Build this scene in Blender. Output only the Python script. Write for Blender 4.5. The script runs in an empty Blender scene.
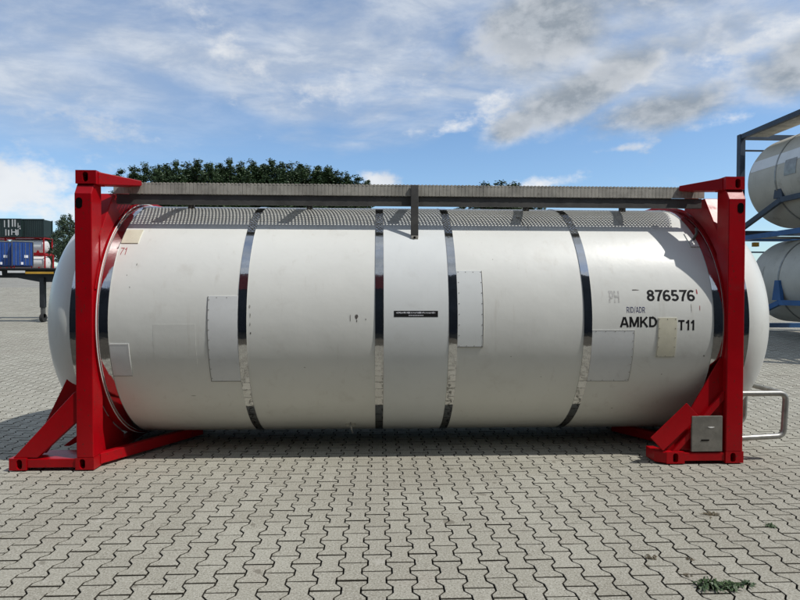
import bpy, bmesh, math, random
import numpy as np
from mathutils import Vector, Matrix
from mathutils.geometry import tessellate_polygon
random.seed(7); rng = np.random.default_rng(7)
sc = bpy.context.scene
COL = sc.collection
R = math.radians

# ------------------------------------------------------------------ camera
YAW, PITCH, ROLL = 0.03917, -0.01805, 0.00195
CAM = Vector((2.673, -5.025, 1.611)); FPX = 555.0
fw = Vector((math.sin(YAW)*math.cos(PITCH), math.cos(YAW)*math.cos(PITCH), math.sin(PITCH)))
rt = Vector((math.cos(YAW), -math.sin(YAW), 0)); up = rt.cross(fw)
rt, up = rt*math.cos(ROLL)+up*math.sin(ROLL), up*math.cos(ROLL)-rt*math.sin(ROLL)
cd = bpy.data.cameras.new('camera'); cam = bpy.data.objects.new('camera', cd); COL.objects.link(cam)
cam.matrix_world = Matrix(((rt.x, up.x, -fw.x, CAM.x), (rt.y, up.y, -fw.y, CAM.y), (rt.z, up.z, -fw.z, CAM.z), (0, 0, 0, 1)))
cd.sensor_fit = 'HORIZONTAL'; cd.sensor_width = 36; cd.lens = FPX/800*36; cd.clip_end = 3000; cd.clip_start = 0.05
sc.camera = cam

# ------------------------------------------------------------------ light
SUN_A, SUN_T = 0.66, 0.27                      # travel of sunlight per metre of drop: to -X and to +Y
sdir = Vector((SUN_A, -SUN_T, 1)).normalized() # towards the sun
SEL = math.asin(sdir.z); SROT = math.atan2(sdir.x, sdir.y)
sl = bpy.data.lights.new('sun', 'SUN'); sl.energy = 2.4; sl.angle = R(.7); sl.color = (1, .965, .91)
so = bpy.data.objects.new('sun', sl); COL.objects.link(so)
so.rotation_euler = (-sdir).to_track_quat('-Z', 'Y').to_euler(); so.location = (8, -6, 20)
sc.view_settings.view_transform = 'Standard'; sc.view_settings.look = 'None'
sc.view_settings.exposure = 0.52; sc.view_settings.gamma = 1.0

# ------------------------------------------------------------------ node helper
class NT:
    def __init__(s, tree): s.t = tree; s.n = tree.nodes; s.l = tree.links
    def add(s, typ, ins=None, **kw):
        n = s.n.new(typ)
        for k, v in kw.items(): setattr(n, k, v)
        for k, v in (ins or {}).items():
            if isinstance(v, bpy.types.NodeSocket): s.l.new(v, n.inputs[k])
            else: n.inputs[k].default_value = v
        return n
    def m(s, op, a, b=0.0, c=0.0, clamp=False):
        n = s.add('ShaderNodeMath', {0: a, 1: b, 2: c}, operation=op, use_clamp=clamp); return n.outputs[0]
    def noise(s, vec, scale, detail=4, rough=.55, dist=0.0):
        return s.add('ShaderNodeTexNoise', {'Vector': vec, 'Scale': scale, 'Detail': detail, 'Roughness': rough, 'Distortion': dist}).outputs[0]
    def ramp(s, v, a, b, lo=0.0, hi=1.0):
        return s.add('ShaderNodeMapRange', {0: v, 1: a, 2: b, 3: lo, 4: hi}, interpolation_type='SMOOTHSTEP').outputs[0]
    def mix(s, f, a, b, blend='MIX'):
        n = s.add('ShaderNodeMix', None, data_type='RGBA', blend_type=blend)
        for k, v in ((0, f), (6, a), (7, b)):
            if isinstance(v, bpy.types.NodeSocket): s.l.new(v, n.inputs[k])
            else: n.inputs[k].default_value = v if k == 0 else (tuple(v)+(1,))[:4]
        return n.outputs[2]
    def mapping(s, vec, scale=(1, 1, 1), rot=(0, 0, 0), loc=(0, 0, 0)):
        return s.add('ShaderNodeMapping', {0: vec, 1: loc, 2: rot, 3: scale}).outputs[0]

# ------------------------------------------------------------------ sky with clouds (by direction)
w = bpy.data.worlds.new('World'); sc.world = w; w.use_nodes = True
T = NT(w.node_tree); T.n.clear()
sky = T.add('ShaderNodeTexSky', None, sky_type='NISHITA', sun_disc=False, sun_elevation=SEL, sun_rotation=SROT,
            air_density=1.0, dust_density=.7, ozone_density=1.8, altitude=50)
gen = T.add('ShaderNodeTexCoord').outputs['Generated']
sep = T.add('ShaderNodeSeparateXYZ', {0: gen}); dx, dy, dz = sep.outputs
az = T.m('MULTIPLY', T.m('ARCTAN2', dx, dy), 57.2958)
el = T.m('MULTIPLY', T.m('ARCSINE', dz), 57.2958)
zz = T.m('ADD', T.m('MAXIMUM', dz, 0.0), 0.14)
flat = T.add('ShaderNodeCombineXYZ', {0: T.m('DIVIDE', dx, zz), 1: T.m('DIVIDE', dy, zz), 2: 0.0}).outputs[0]
ae = T.add('ShaderNodeCombineXYZ', {0: T.m('MULTIPLY', az, .1), 1: T.m('MULTIPLY', el, .16), 2: 0.0}).outputs[0]
n_big = T.noise(T.mapping(flat, loc=(3.1, 1.7, 0)), 1.1, 5, .55, .3)
n_str = T.noise(T.mapping(flat, (1.0, 1.9, 1), (0, 0, R(-32)), (1.3, .4, 0)), 1.25, 6, .60, .55)
n_mot = T.noise(T.mapping(flat, (1, 1.3, 1), (0, 0, R(-20)), (5, 2, 0)), 4.2, 6, .62, .3)
n_puf = T.noise(ae, .85, 8, .57, .15)
n_pof = T.noise(T.mapping(ae, loc=(-.12, -.15, 0)), .85, 4, .55, .15)
n_fin = T.noise(ae, 3.6, 5, .62)
def blob(a, e, rx, ry, tilt=0, amp=1.0):
    c, s_ = math.cos(R(tilt)), math.sin(R(tilt))
    u = T.m('SUBTRACT', az, a); v = T.m('SUBTRACT', el, e)
    p = T.m('MULTIPLY_ADD', u, c/rx, T.m('MULTIPLY', v, s_/rx)); q = T.m('MULTIPLY_ADD', u, -s_/ry, T.m('MULTIPLY', v, c/ry))
    b = T.m('POWER', 2.71828, T.m('MULTIPLY', T.m('MULTIPLY_ADD', p, p, T.m('MULTIPLY', q, q)), -1.0))
    return T.m('MULTIPLY', b, amp) if amp != 1.0 else b
def total(bl):
    t = blob(*bl[0])
    for b in bl[1:]: t = T.m('MAXIMUM', t, blob(*b))
    return t
puf0 = T.m('SUBTRACT', n_puf, .5); fin0 = T.m('SUBTRACT', n_fin, .5)
# thin high veil: a broken sheet above ~15 degrees all round, reaching lower at the left
veil_h = T.ramp(T.m('MULTIPLY_ADD', T.m('SUBTRACT', n_big, .5), 15.0, el), 15.0, 20.0)
veil_l = blob(-33, 17.5, 16, 4.4)
sheet = T.m('MAXIMUM', veil_h, veil_l)
veil = T.m('MULTIPLY', sheet, T.ramp(T.m('MULTIPLY_ADD', veil_l, .13, n_str), .27, .62, .15, .95))
veil = T.m('MULTIPLY', veil, T.ramp(n_mot, .25, .72, .62, 1.0))
# the grey cumulus in the right of the view, and a scatter of others over the rest of the sky
grey = total([(16, 24.5, 9.5, 4.2, 10), (20.5, 18.6, 10.0, 2.5, 20), (27.5, 16.4, 7.5, 2.0, 4), (39, 18.4, 6.5, 2.8, 14), (29, 26.5, 11, 3.4, 0), (13.8, 16.0, 3.6, 1.7, 22), (30, 21.5, 8, 2.4, 12, .62)])
far_sc = T.m('MULTIPLY', T.ramp(T.m('ABSOLUTE', az), 48, 62), T.ramp(n_big, .40, .60, 0, .85))
gsum = T.m('ADD', T.m('MAXIMUM', grey, far_sc), T.m('MULTIPLY_ADD', puf0, 1.35, T.m('MULTIPLY', fin0, .62)))
g_den = T.ramp(gsum, .18, .92)
g_lit = T.ramp(T.m('SUBTRACT', n_puf, n_pof), -.05, .09)
g_core = T.ramp(gsum, .45, 1.05)
white = total([(-33, 8.4, 6.2, 2.8, 0, 1.6), (-27.5, 7.6, 4.4, 1.9, 0, 1.2), (.2, 11.0, 2.3, 1.05, 0, 1.2), (16.0, 10.5, 3.8, .85, 0, 1.15), (11, 10.2, 5.5, .5), (8.3, 16.6, 4.6, 1.2, 14, .85), (11.5, 18.0, 3.4, 2.0, 30, .9), (24.5, 13.4, 3.4, .5, 4, .7), (36, 20.8, 6.5, 1.6, 12, .95), (25, 19.4, 5, 1.5, 18, .9), (3.5, 15.8, 3.6, .8, 8, .6), (33, 14.8, 4.0, .9, 8, .7), (-14, 22, 6, 2.2, -25, .72), (-4, 19.5, 8, 2.0, 12, .66), (-25, 14.6, 7, 1.6, -6, .72)])
w_den = T.ramp(T.m('ADD', white, T.m('MULTIPLY_ADD', puf0, 1.5, T.m('MULTIPLY', fin0, 1.9))), .36, 1.22)
CW = (4.05, 4.12, 4.2); CG = (1.38, 1.58, 1.80); CV = (3.15, 3.42, 3.8)
skyc = T.mix(1.0, sky.outputs[0], (.58, .67, .735), 'MULTIPLY')
c = T.mix(veil, skyc, T.mix(T.ramp(n_mot, .35, .75), (2.35, 2.65, 3.1), CV))
c = T.mix(T.m('MULTIPLY', w_den, .92), c, T.mix(T.ramp(n_pof, .42, .66), CW, (3.0, 3.2, 3.5)))
gcol = T.mix(T.m('MULTIPLY', g_lit, T.m('MULTIPLY_ADD', g_core, -.62, 1.0)), T.mix(T.ramp(n_fin, .36, .66), CG, (2.15, 2.34, 2.55)), (3.3, 3.42, 3.6))
c = T.mix(T.m('MULTIPLY', g_den, .94), c, gcol)
bg = T.add('ShaderNodeBackground', {0: c, 1: .15})
T.l.new(bg.outputs[0], T.add('ShaderNodeOutputWorld').inputs[0])
w.cycles.sampling_method = 'MANUAL'; w.cycles.sample_map_resolution = 512

# ------------------------------------------------------------------ materials
def mat(name, base, rough=.5, metal=0.0, var=.12, vscale=3.0, grime=None, gamt=.0, bump=0.0, bscale=40, coat=0.0, spec=.5, streak=0.0, stretch=(1, 1, 1), speck=None):
    m = bpy.data.materials.new(name); m.use_nodes = True; t = NT(m.node_tree)
    b = t.n['Principled BSDF']; oc = t.add('ShaderNodeTexCoord').outputs['Object']
    oc = t.mapping(oc, stretch)
    n1 = t.noise(oc, vscale, 6, .6)
    dark = tuple(x*(1-var) for x in base); lite = tuple(min(1, x*(1+var)) for x in base)
    c = t.mix(t.ramp(n1, .3, .7), dark, lite)
    rg = rough
    if grime:
        n2 = t.noise(oc, vscale*2.7, 8, .65, .3)
        g = t.ramp(n2, .55, .78, 0, gamt)
        if streak:
            n3 = t.noise(t.mapping(oc, (9, 9, .55)), 1.6, 5, .6)
            g = t.m('MAXIMUM', g, t.ramp(n3, .58, .8, 0, streak))
        c = t.mix(g, c, grime)
        rg = t.m('ADD', t.m('MULTIPLY', g, .35), rough, clamp=True)
    if speck:
        ns = t.noise(oc, speck[0], 2, .5)
        c = t.mix(t.ramp(ns, speck[1], speck[1]+.05, 0, speck[3]), c, speck[2])
    for k, v in (('Base Color', c), ('Roughness', rg)):
        if isinstance(v, bpy.types.NodeSocket): t.l.new(v, b.inputs[k])
        else: b.inputs[k].default_value = v
    b.inputs['Metallic'].default_value = metal; b.inputs['Specular IOR Level'].default_value = spec
    b.inputs['Coat Weight'].default_value = coat; b.inputs['Coat Roughness'].default_value = .12
    if bump:
        nb = t.noise(oc, bscale, 4, .6)
        bn = t.add('ShaderNodeBump', {'Height': nb, 'Strength': 1.0, 'Distance': bump})
        t.l.new(bn.outputs[0], b.inputs['Normal'])
    return m

M = {}
M['white'] = mat('tank_white_paint', (.775, .78, .735), .37, var=.035, vscale=1.3, grime=(.44, .40, .33), gamt=.28, streak=.26, bump=.0045, bscale=2.2, coat=.12)
M['cool'] = mat('tank_cool_white_panel', (.74, .765, .755), .36, var=.03, vscale=2, grime=(.42, .40, .36), gamt=.18, streak=.12, bump=.002, bscale=2.6, coat=.12)
M['patch'] = mat('patch_panel_grey_white', (.74, .755, .75), .42, var=.04, vscale=4, grime=(.4, .38, .34), gamt=.25, bump=.001, bscale=6)
M['cream'] = mat('cream_plate', (.70, .67, .53), .5, var=.06, vscale=9, grime=(.40, .33, .2), gamt=.35)
M['steel'] = mat('polished_steel', (.56, .565, .565), .08, 1.0, var=.06, vscale=6, grime=(.30, .28, .24), gamt=.18, bump=.0026, bscale=4.5)
M['red'] = mat('red_frame_paint', (.36, .0015, .006), .34, var=.12, vscale=2.2, grime=(.20, .006, .008), gamt=.5, streak=.35, bump=.0008, bscale=16, coat=.0, spec=.24, speck=(42, .665, (.09, .022, .015), .8))
M['galv'] = mat('galvanised_grating', (.44, .42, .365), .6, .1, var=.25, vscale=5, grime=(.13, .115, .09), gamt=.7, streak=.5)
M['dgalv'] = mat('dark_weathered_steel', (.10, .098, .092), .6, .3, var=.2, vscale=6, grime=(.05, .045, .04), gamt=.5)
M['tube'] = mat('galvanised_tube', (.36, .355, .33), .45, .6, var=.18, vscale=14, grime=(.30, .27, .22), gamt=.45)
M['plate'] = mat('bare_metal_plate', (.21, .20, .175), .55, .3, var=.18, vscale=11, grime=(.16, .13, .10), gamt=.6, bump=.001, bscale=30)
M['black'] = mat('black_print', (.012, .012, .013), .55, var=.1, spec=.25)
M['hole'] = mat('dark_inside', (.006, .005, .005), .9, var=.1, spec=.02)
M['blueprint'] = mat('blue_print', (.03, .035, .13), .5, var=.2, vscale=60)
M['ghost'] = mat('faded_print', (.55, .545, .52), .5, var=.22, vscale=40)
M['lilac'] = mat('lilac_print_shadow', (.61, .61, .65), .45, var=.05, vscale=20)
M['redprint'] = mat('red_print', (.40, .04, .05), .5, var=.2, vscale=30)
M['scuff'] = mat('scuff', (.11, .10, .09), .6, var=.5, vscale=60)
M['rubbed'] = mat('rubbed_bare_mark', (.38, .37, .33), .55, var=.25, vscale=50)
M['whiteline'] = mat('white_edge', (.78, .77, .74), .4, var=.05)
M['print'] = mat('white_print', (.75, .76, .8), .5, var=.1)
M['navy'] = mat('navy_frame_paint', (.032, .050, .078), .5, var=.2, vscale=3, grime=(.05, .045, .04), gamt=.5)
M['blue'] = mat('blue_frame_paint', (.025, .105, .27), .42, var=.15, vscale=3, grime=(.05, .06, .07), gamt=.5)
M['beige'] = mat('dirty_beige_tank', (.52, .49, .41), .5, var=.10, vscale=1.0, grime=(.20, .165, .11), gamt=.7, streak=.5, bump=.002, bscale=3)
M['beige2'] = mat('dirty_grey_tank', (.50, .485, .42), .5, var=.10, vscale=1.0, grime=(.22, .20, .16), gamt=.6, streak=.4, bump=.002, bscale=3)
M['dullsteel'] = mat('dull_steel_band', (.30, .30, .28), .4, .7, var=.2, vscale=8)
M['swapblue'] = mat('swap_body_blue', (.018, .065, .26), .45, var=.15, vscale=.8)
M['dgreen'] = mat('dark_green_container', (.011, .026, .024), .55, var=.2, vscale=.6)
M['farwhite'] = mat('far_tank_white', (.72, .71, .68), .4, var=.05, vscale=.5)
M['chassis'] = mat('black_chassis_paint', (.018, .019, .022), .5, var=.3, vscale=3)
M['yellow'] = mat('yellow_reflective_strip', (.60, .33, .03), .5, var=.15)
M['rubber'] = mat('rubber', (.022, .022, .022), .8, var=.2)
M['darkbox'] = mat('dark_container_paint', (.020, .024, .032), .55, var=.25, vscale=.5)
M['redbox'] = mat('red_container_paint', (.20, .018, .018), .5, var=.2, vscale=.5)
M['bark'] = mat('bark', (.075, .058, .042), .9, var=.3, vscale=6)
M['sand'] = mat('joint_sand', (.062, .055, .042), .95, var=.4, vscale=9, bump=.003, bscale=120)
def leafmat(name, a, b):
    m = bpy.data.materials.new(name); m.use_nodes = True; t = NT(m.node_tree); p = t.n['Principled BSDF']
    g = t.add('ShaderNodeNewGeometry').outputs['Random Per Island']; o = t.add('ShaderNodeObjectInfo').outputs['Random']
    v = t.m('FRACT', t.m('ADD', g, o))
    t.l.new(t.mix(v, a, b), p.inputs['Base Color']); p.inputs['Roughness'].default_value = .55
    p.inputs['Subsurface Weight'].default_value = 0
    return m
M['leaf'] = leafmat('dark_tree_foliage', (.024, .050, .020), (.070, .115, .042))
M['leaf2'] = leafmat('hedge_tree_foliage', (.022, .045, .022), (.055, .085, .04))
M['weed'] = leafmat('weed_leaf', (.025, .055, .016), (.065, .11, .035))
M['dryweed'] = leafmat('dry_weed', (.07, .06, .03), (.13, .10, .06))

def pavermat():
    m = bpy.data.materials.new('concrete_paver'); m.use_nodes = True; t = NT(m.node_tree); p = t.n['Principled BSDF']
    geo = t.add('ShaderNodeNewGeometry'); pos = geo.outputs['Position']
    rnd = t.m('FRACT', t.m('ADD', geo.outputs['Random Per Island'], t.add('ShaderNodeObjectInfo').outputs['Random']))
    c = t.mix(rnd, (.342, .329, .272), (.405, .392, .330))
    c = t.mix(t.ramp(rnd, .90, .97, 0, .35), c, (.24, .225, .185))
    big = t.noise(pos, .55, 5, .6, .4)
    c = t.mix(t.ramp(big, .35, .68, 0, .85), c, t.mix(.5, c, (.235, .212, .172)))
    pink = t.noise(pos, 1.9, 3, .5)
    c = t.mix(t.ramp(pink, .60, .75, 0, .20), c, (.30, .245, .205))
    fine = t.noise(pos, 85, 5, .85)
    c = t.mix(t.ramp(fine, .36, .50, .95, 0), c, (.135, .125, .10))
    c = t.mix(t.ramp(fine, .52, .66, 0, .9), c, (.56, .545, .485))
    blot = t.noise(pos, 17, 4, .65)
    c = t.mix(t.ramp(blot, .54, .78, 0, .36), c, (.19, .172, .14))
    spots = t.noise(pos, 6.2, 2, .4)
    c = t.mix(t.ramp(spots, .70, .75, 0, .5), c, (.10, .085, .062))
    lt = t.noise(t.mapping(pos, loc=(7, 3, 1)), 5.0, 4, .6)
    c = t.mix(t.ramp(lt, .63, .76, 0, .5), c, (.48, .46, .41))
    t.l.new(c, p.inputs['Base Color']); p.inputs['Roughness'].default_value = .88; p.inputs['Specular IOR Level'].default_value = .25
    b = t.add('ShaderNodeBump', {'Height': t.m('ADD', fine, t.m('MULTIPLY', blot, .8)), 'Strength': .8, 'Distance': .0016})
    t.l.new(b.outputs[0], p.inputs['Normal'])
    return m
M['paver'] = pavermat()
def yardmat():
    m = bpy.data.materials.new('far_paving'); m.use_nodes = True; t = NT(m.node_tree); p = t.n['Principled BSDF']
    pos = t.add('ShaderNodeNewGeometry').outputs['Position']
    br = t.add('ShaderNodeTexBrick', {'Vector': t.mapping(pos, rot=(0, 0, R(90))), 'Color1': (.31, .30, .265, 1), 'Color2': (.265, .255, .225, 1), 'Mortar': (.08, .074, .06, 1), 'Scale': 1.0, 'Mortar Size': .006, 'Brick Width': .2, 'Row Height': .14, 'Bias': 0.0})
    big = t.noise(t.mapping(pos, (.6, 2.0, 1)), .4, 6, .6, .3)
    c = t.mix(t.ramp(big, .35, .72, 0, .6), br.outputs[0], (.17, .16, .132))
    t.l.new(c, p.inputs['Base Color']); p.inputs['Roughness'].default_value = .9
    return m
M['yard'] = yardmat()

# ------------------------------------------------------------------ mesh helpers
class MB:
    def __init__(s): s.v = []; s.f = []
    def add(s, v, f):
        o = len(s.v); s.v += [tuple(p) for p in v]; s.f += [tuple(i+o for i in q) for q in f]; return s
    def box(s, x0, x1, y0, y1, z0, z1):
        v = [(x, y, z) for z in (z0, z1) for y in (y0, y1) for x in (x0, x1)]
        return s.add(v, [(0, 2, 3, 1), (4, 5, 7, 6), (0, 1, 5, 4), (2, 6, 7, 3), (0, 4, 6, 2), (1, 3, 7, 5)])
    def prism(s, pts, axis, a, b):
        """polygon pts in the plane normal to axis (0:YZ 1:XZ 2:XY), from a to b"""
        def mk(p, h): return {0: (h, p[0], p[1]), 1: (p[0], h, p[1]), 2: (p[0], p[1], h)}[axis]
        n = len(pts); v = [mk(p, a) for p in pts]+[mk(p, b) for p in pts]
        f = [tuple(range(n-1, -1, -1)), tuple(range(n, 2*n))]+[(i, (i+1) % n, n+(i+1) % n, n+i) for i in range(n)]
        return s.add(v, f)
    def beam(s, p, q, w, h, upv=(0, 0, 1)):
        p, q = Vector(p), Vector(q); d = (q-p).normalized(); side = d.cross(Vector(upv)).normalized(); u = side.cross(d)
        v = [c+side*(a*w/2)+u*(b*h/2) for c in (p, q) for b in (-1, 1) for a in (-1, 1)]
        return s.add(v, [(0, 2, 3, 1), (4, 5, 7, 6), (0, 1, 5, 4), (2, 6, 7, 3), (0, 4, 6, 2), (1, 3, 7, 5)])
    def tube(s, pts, r, n=14, cap=True):
        pts = [Vector(p) for p in pts]; rings = []; prev = None
        for i, p in enumerate(pts):
            d = (pts[min(i+1, len(pts)-1)]-pts[max(i-1, 0)]).normalized()
            if prev is None: a = d.cross(Vector((0, 0, 1)) if abs(d.z) < .9 else Vector((1, 0, 0))).normalized()
            else: a = (prev-d*prev.dot(d)).normalized()
            prev = a; b = d.cross(a); rr = r[i] if isinstance(r, (list, tuple)) else r
            rings.append([p+a*math.cos(2*math.pi*k/n)*rr+b*math.sin(2*math.pi*k/n)*rr for k in range(n)])
        v = [x for g in rings for x in g]; f = []
        for i in range(len(pts)-1):
            for k in range(n): f.append((i*n+k, i*n+(k+1) % n, (i+1)*n+(k+1) % n, (i+1)*n+k))
        if cap: f += [tuple(range(n-1, -1, -1)), tuple((len(pts)-1)*n+k for k in range(n))]
        return s.add(v, f)
    def lathe(s, prof, yc, zc, n=128, closed=False, axis=0, a0=0.0, a1=None):
        """profile [(along, radius)] about an axis parallel to X (axis 0) or Y (axis 1)"""
        full = a1 is None; span = 2*math.pi if full else a1-a0; m = n if full else n+1
        v = []
        for (x, r) in prof:
            for k in range(m):
                t = a0+span*k/n; c, q = -r*math.cos(t), r*math.sin(t)
                v.append((x, yc+c, zc+q) if axis == 0 else (yc+c, x, zc+q))
        f = []; P = len(prof)
        for i in range(P if closed else P-1):
            j = (i+1) % P
            for k in range(n): f.append((i*m+k, j*m+k, j*m+(k+1) % m, i*m+(k+1) % m))
        return s.add(v, f)
    def mesh(s, name):
        me = bpy.data.meshes.new(name); me.from_pydata(s.v, [], s.f)
        bm = bmesh.new(); bm.from_mesh(me); bmesh.ops.recalc_face_normals(bm, faces=bm.faces); bm.to_mesh(me); bm.free()
        return me
    def build(s, name, material, parent=None, bevel=0.0, smooth=False, label=None, kind=None):
        me = s.mesh(name); o = bpy.data.objects.new(name, me); COL.objects.link(o)
        me.materials.append(M[material] if isinstance(material, str) else material)
        if parent: o.parent = parent
        if smooth:
            for p in me.polygons: p.use_smooth = True
            me.set_sharp_from_angle(angle=R(35))
        if bevel:
            b = o.modifiers.new('bevel', 'BEVEL'); b.width = bevel; b.segments = 2; b.limit_method = 'ANGLE'; b.angle_limit = R(40)
            b.harden_normals = False
        if label: o['label'] = label
        if kind: o['kind'] = kind
        return o
def empty(name, loc=(0, 0, 0), label=None, cat=None, group=None):
    o = bpy.data.objects.new(name, None); COL.objects.link(o); o.location = loc; o.empty_display_size = .2
    tag(o, label, cat, group); return o
def tag(o, label=None, cat=None, group=None, kind=None):
    for k, v in (('label', label), ('category', cat), ('group', group), ('kind', kind)):
        if v: o[k] = v
    return o
def copy_tree(o, parent=None):
    c = o.copy(); COL.objects.link(c); c.parent = parent
    for ch in [x for x in bpy.data.objects if x.parent is o]: copy_tree(ch, c)
    return c

# ------------------------------------------------------------------ ground
def g(y):                                       # the yard lies level in front and rises gently behind the tank
    y = np.asarray(y, float); t = np.clip((y-1.4)/2.4, 0, 1)
    return np.where(y > 3.8, .055*(y-2.6), .055*2.4*t*t/2) * (y > 1.4)
def gz(y): return float(g(min(y, 130)))
ys = np.concatenate([[-400, -60, -20, -6, -2, 1.4], np.linspace(1.7, 3.8, 9), [8, 20, 45, 90, 130, 1500]])
gm = MB(); xs = [-1500, -200, -60, -20, 0, 20, 60, 200, 1500]
for y in ys:
    for x in xs: gm.v.append((x, float(y), gz(float(y))-.024))
nx = len(xs)
for j in range(len(ys)-1):
    for i in range(nx-1): gm.f.append((j*nx+i, j*nx+i+1, (j+1)*nx+i+1, (j+1)*nx+i))
ground = gm.build('ground', 'sand'); tag(ground, kind='structure')
def proj(P):
    d = np.asarray(P, float)-np.array(CAM); z = d@np.array(fw)
    return 400+FPX*(d@np.array(rt))/z, 300-FPX*(d@np.array(up))/z, z

# pavers: double-T concrete blocks in columns that run away from the camera
PX, PY, AMP, GAP = .1385, .2, .0165, .0050
half = [(.0, 1), (.030, 1), (.068, -1), (.132, -1), (.170, 1), (.2, 1)]
def outline(ins):
    hw = PX/2
    rs = [(hw+s*AMP-ins, min(max(y, ins+.0014), PY-ins-.0014)-PY/2) for y, s in half]
    return np.array(rs+[(-x, y) for x, y in reversed(rs)])
OB, OT = outline(GAP), outline(GAP+.0016)
def paver_template(bev):
    n = 12
    if bev:
        v = np.vstack([np.c_[OB, np.full(n, -.03)], np.c_[OB, np.full(n, -.0016)], np.c_[OT, np.zeros(n)]])
        f = [(i, (i+1) % n, n+(i+1) % n, n+i) for i in range(n)]+[(n+i, n+(i+1) % n, 2*n+(i+1) % n, 2*n+i) for i in range(n)]
        top = 2*n
    else:
        v = np.vstack([np.c_[OB, np.full(n, -.02)], np.c_[OB, np.zeros(n)]]); f = [(i, (i+1) % n, n+(i+1) % n, n+i) for i in range(n)]; top = n
    # the top as three quads and two... split in convex pieces
    t = top
    f += [(t+0, t+1, t+10, t+11), (t+1, t+2, t+9, t+10), (t+2, t+3, t+8, t+9), (t+3, t+4, t+7, t+8), (t+4, t+5, t+6, t+7)]
    return v, f
def cells():
    out = []; X0, Y0 = 2.667, -1.868
    for c_ in range(-260, 260):
        x = X0+c_*PX; y = Y0+(PY/2 if c_ % 2 else 0)+PY/2
        k = np.arange(-14, 190); yy = y+k*PY
        P = np.c_[np.full(len(yy), x), yy, g(yy)]; px, py, z = proj(P)
        ok = (z > 1.1) & (px > -70-200/np.maximum(z, 1)) & (px < 870+200/np.maximum(z, 1)) & (py < 650) & (yy < 34)
        ok &= (yy < 3.6) | (px < 140) | (px > 690)
        for i in np.nonzero(ok)[0]: out.append((x, yy[i], z[i], px[i], py[i]))
    return np.array(out)
C = cells()
vis = (C[:, 3] > 0) & (C[:, 3] < 800) & (C[:, 4] < 600)
order = np.lexsort((C[:, 2], ~vis)); C = C[order]
tv, tf = paver_template(True)
pm = bpy.data.meshes.new('paver'); pm.from_pydata(tv.tolist(), [], tf); pm.materials.append(M['paver']); pm.materials.append(M['sand'])
for p_ in list(pm.polygons)[:12]: p_.material_index = 1
for i in range(300):
    o = bpy.data.objects.new('paver', pm); COL.objects.link(o); o.parent = ground
    o.location = (C[i, 0], C[i, 1], random.uniform(-.0018, .0018)); o.rotation_euler = (random.gauss(0, .004), random.gauss(0, .004), random.gauss(0, .004))
rest = C[300:]
def field(cs, bev, name):
    v0, f0 = paver_template(bev); n = len(v0); N = len(cs)
    a = rng.normal(0, .004, N); tx, ty = rng.normal(0, .0035, (2, N)); dz_ = rng.uniform(-.0012, .0012, N)
    V = np.empty((N, n, 3)); ca, sa = np.cos(a)[:, None], np.sin(a)[:, None]
    x = v0[None, :, 0]*ca-v0[None, :, 1]*sa; y = v0[None, :, 0]*sa+v0[None, :, 1]*ca
    V[:, :, 0] = x+cs[:, 0:1]; V[:, :, 1] = y+cs[:, 1:2]
    V[:, :, 2] = v0[None, :, 2]+dz_[:, None]+x*tx[:, None]+y*ty[:, None]+g(V[:, :, 1])
    lens = np.array([len(q) for q in f0]); flat_ = np.concatenate([np.array(q) for q in f0])
    loops = (flat_[None, :]+(np.arange(N)*n)[:, None]).ravel(); starts = np.concatenate([[0], np.cumsum(np.tile(lens, N))[:-1]])
    me = bpy.data.meshes.new(name); me.vertices.add(N*n); me.vertices.foreach_set('co', V.ravel())
    me.loops.add(len(loops)); me.loops.foreach_set('vertex_index', loops.astype(np.int32))
    me.polygons.add(len(lens)*N); me.polygons.foreach_set('loop_start', starts.astype(np.int32))
    me.materials.append(M['paver']); me.materials.append(M['sand'])
    mi = np.zeros((N, len(f0)), np.int32); mi[:, :12] = 1; me.polygons.foreach_set('material_index', mi.ravel()); me.polygons.foreach_set('use_smooth', np.zeros(len(lens)*N, dtype=bool)); me.update(calc_edges=True); me.validate()
    o = bpy.data.objects.new(name, me); COL.objects.link(o); o.parent = ground; o['kind'] = 'stuff'
    return o
near = rest[:, 2] < 8.5
field(rest[near], True, 'paver_field'); field(rest[~near], False, 'far_paver_field')
# beyond the built stones a paved sheet
fs2 = MB()
for y in (33.9, 45, 90, 130, 400): fs2.v += [(-400, y, gz(y)-.001), (400, y, gz(y)-.001)]
for j in range(4): fs2.f.append((2*j, 2*j+1, 2*j+3, 2*j+2))
pv = fs2.build('far_paving', 'yard'); tag(pv, kind='structure')

# ------------------------------------------------------------------ the tank container
YC, ZC, RR, L, H, W = 1.225, 1.297, 1.215, 6.058, 2.665, 2.45
tank = empty('tank_container', (L/2, YC, 0), 'large white tank container with red corner frames and polished steel bands, standing on paving', 'tank container')
OFF = Vector((-L/2, -YC, 0))
def part(mb, name, material, parent=tank, **kw):
    off = OFF if parent is tank or parent.get('_p') else OFF
    mb.v = [(p[0]+off.x, p[1]+off.y, p[2]+off.z) for p in mb.v]
    o = mb.build(name, material, parent, **kw); return o
def cylp(x, z, dr=0.0):
    t = math.asin(max(-1, min(1, (z-ZC)/RR))); return (x, YC-(RR+dr)*math.cos(t), ZC+(RR+dr)*math.sin(t))
XD0, XD1 = -.045, 6.105
m = MB(); m.lathe([(XD0, RR)]+[(x, RR) for x in np.linspace(.1, 5.9, 30)]+[(XD1, RR)], YC, ZC, 160); shell = part(m, 'tank_shell', 'white', smooth=True)
def dome(sgn, x0, dep):
    pr = []
    for k in range(0, 25):
        t = math.pi/2*k/24; pr.append((x0+sgn*dep*math.sin(t)**1.0, max(RR*math.cos(t)**.82, .002)))
    return MB().lathe(pr, YC, ZC, 128)
part(dome(-1, XD0-.002, .54), 'end_dome', 'white', smooth=True, label='shaded left dome of the tank')
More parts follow.
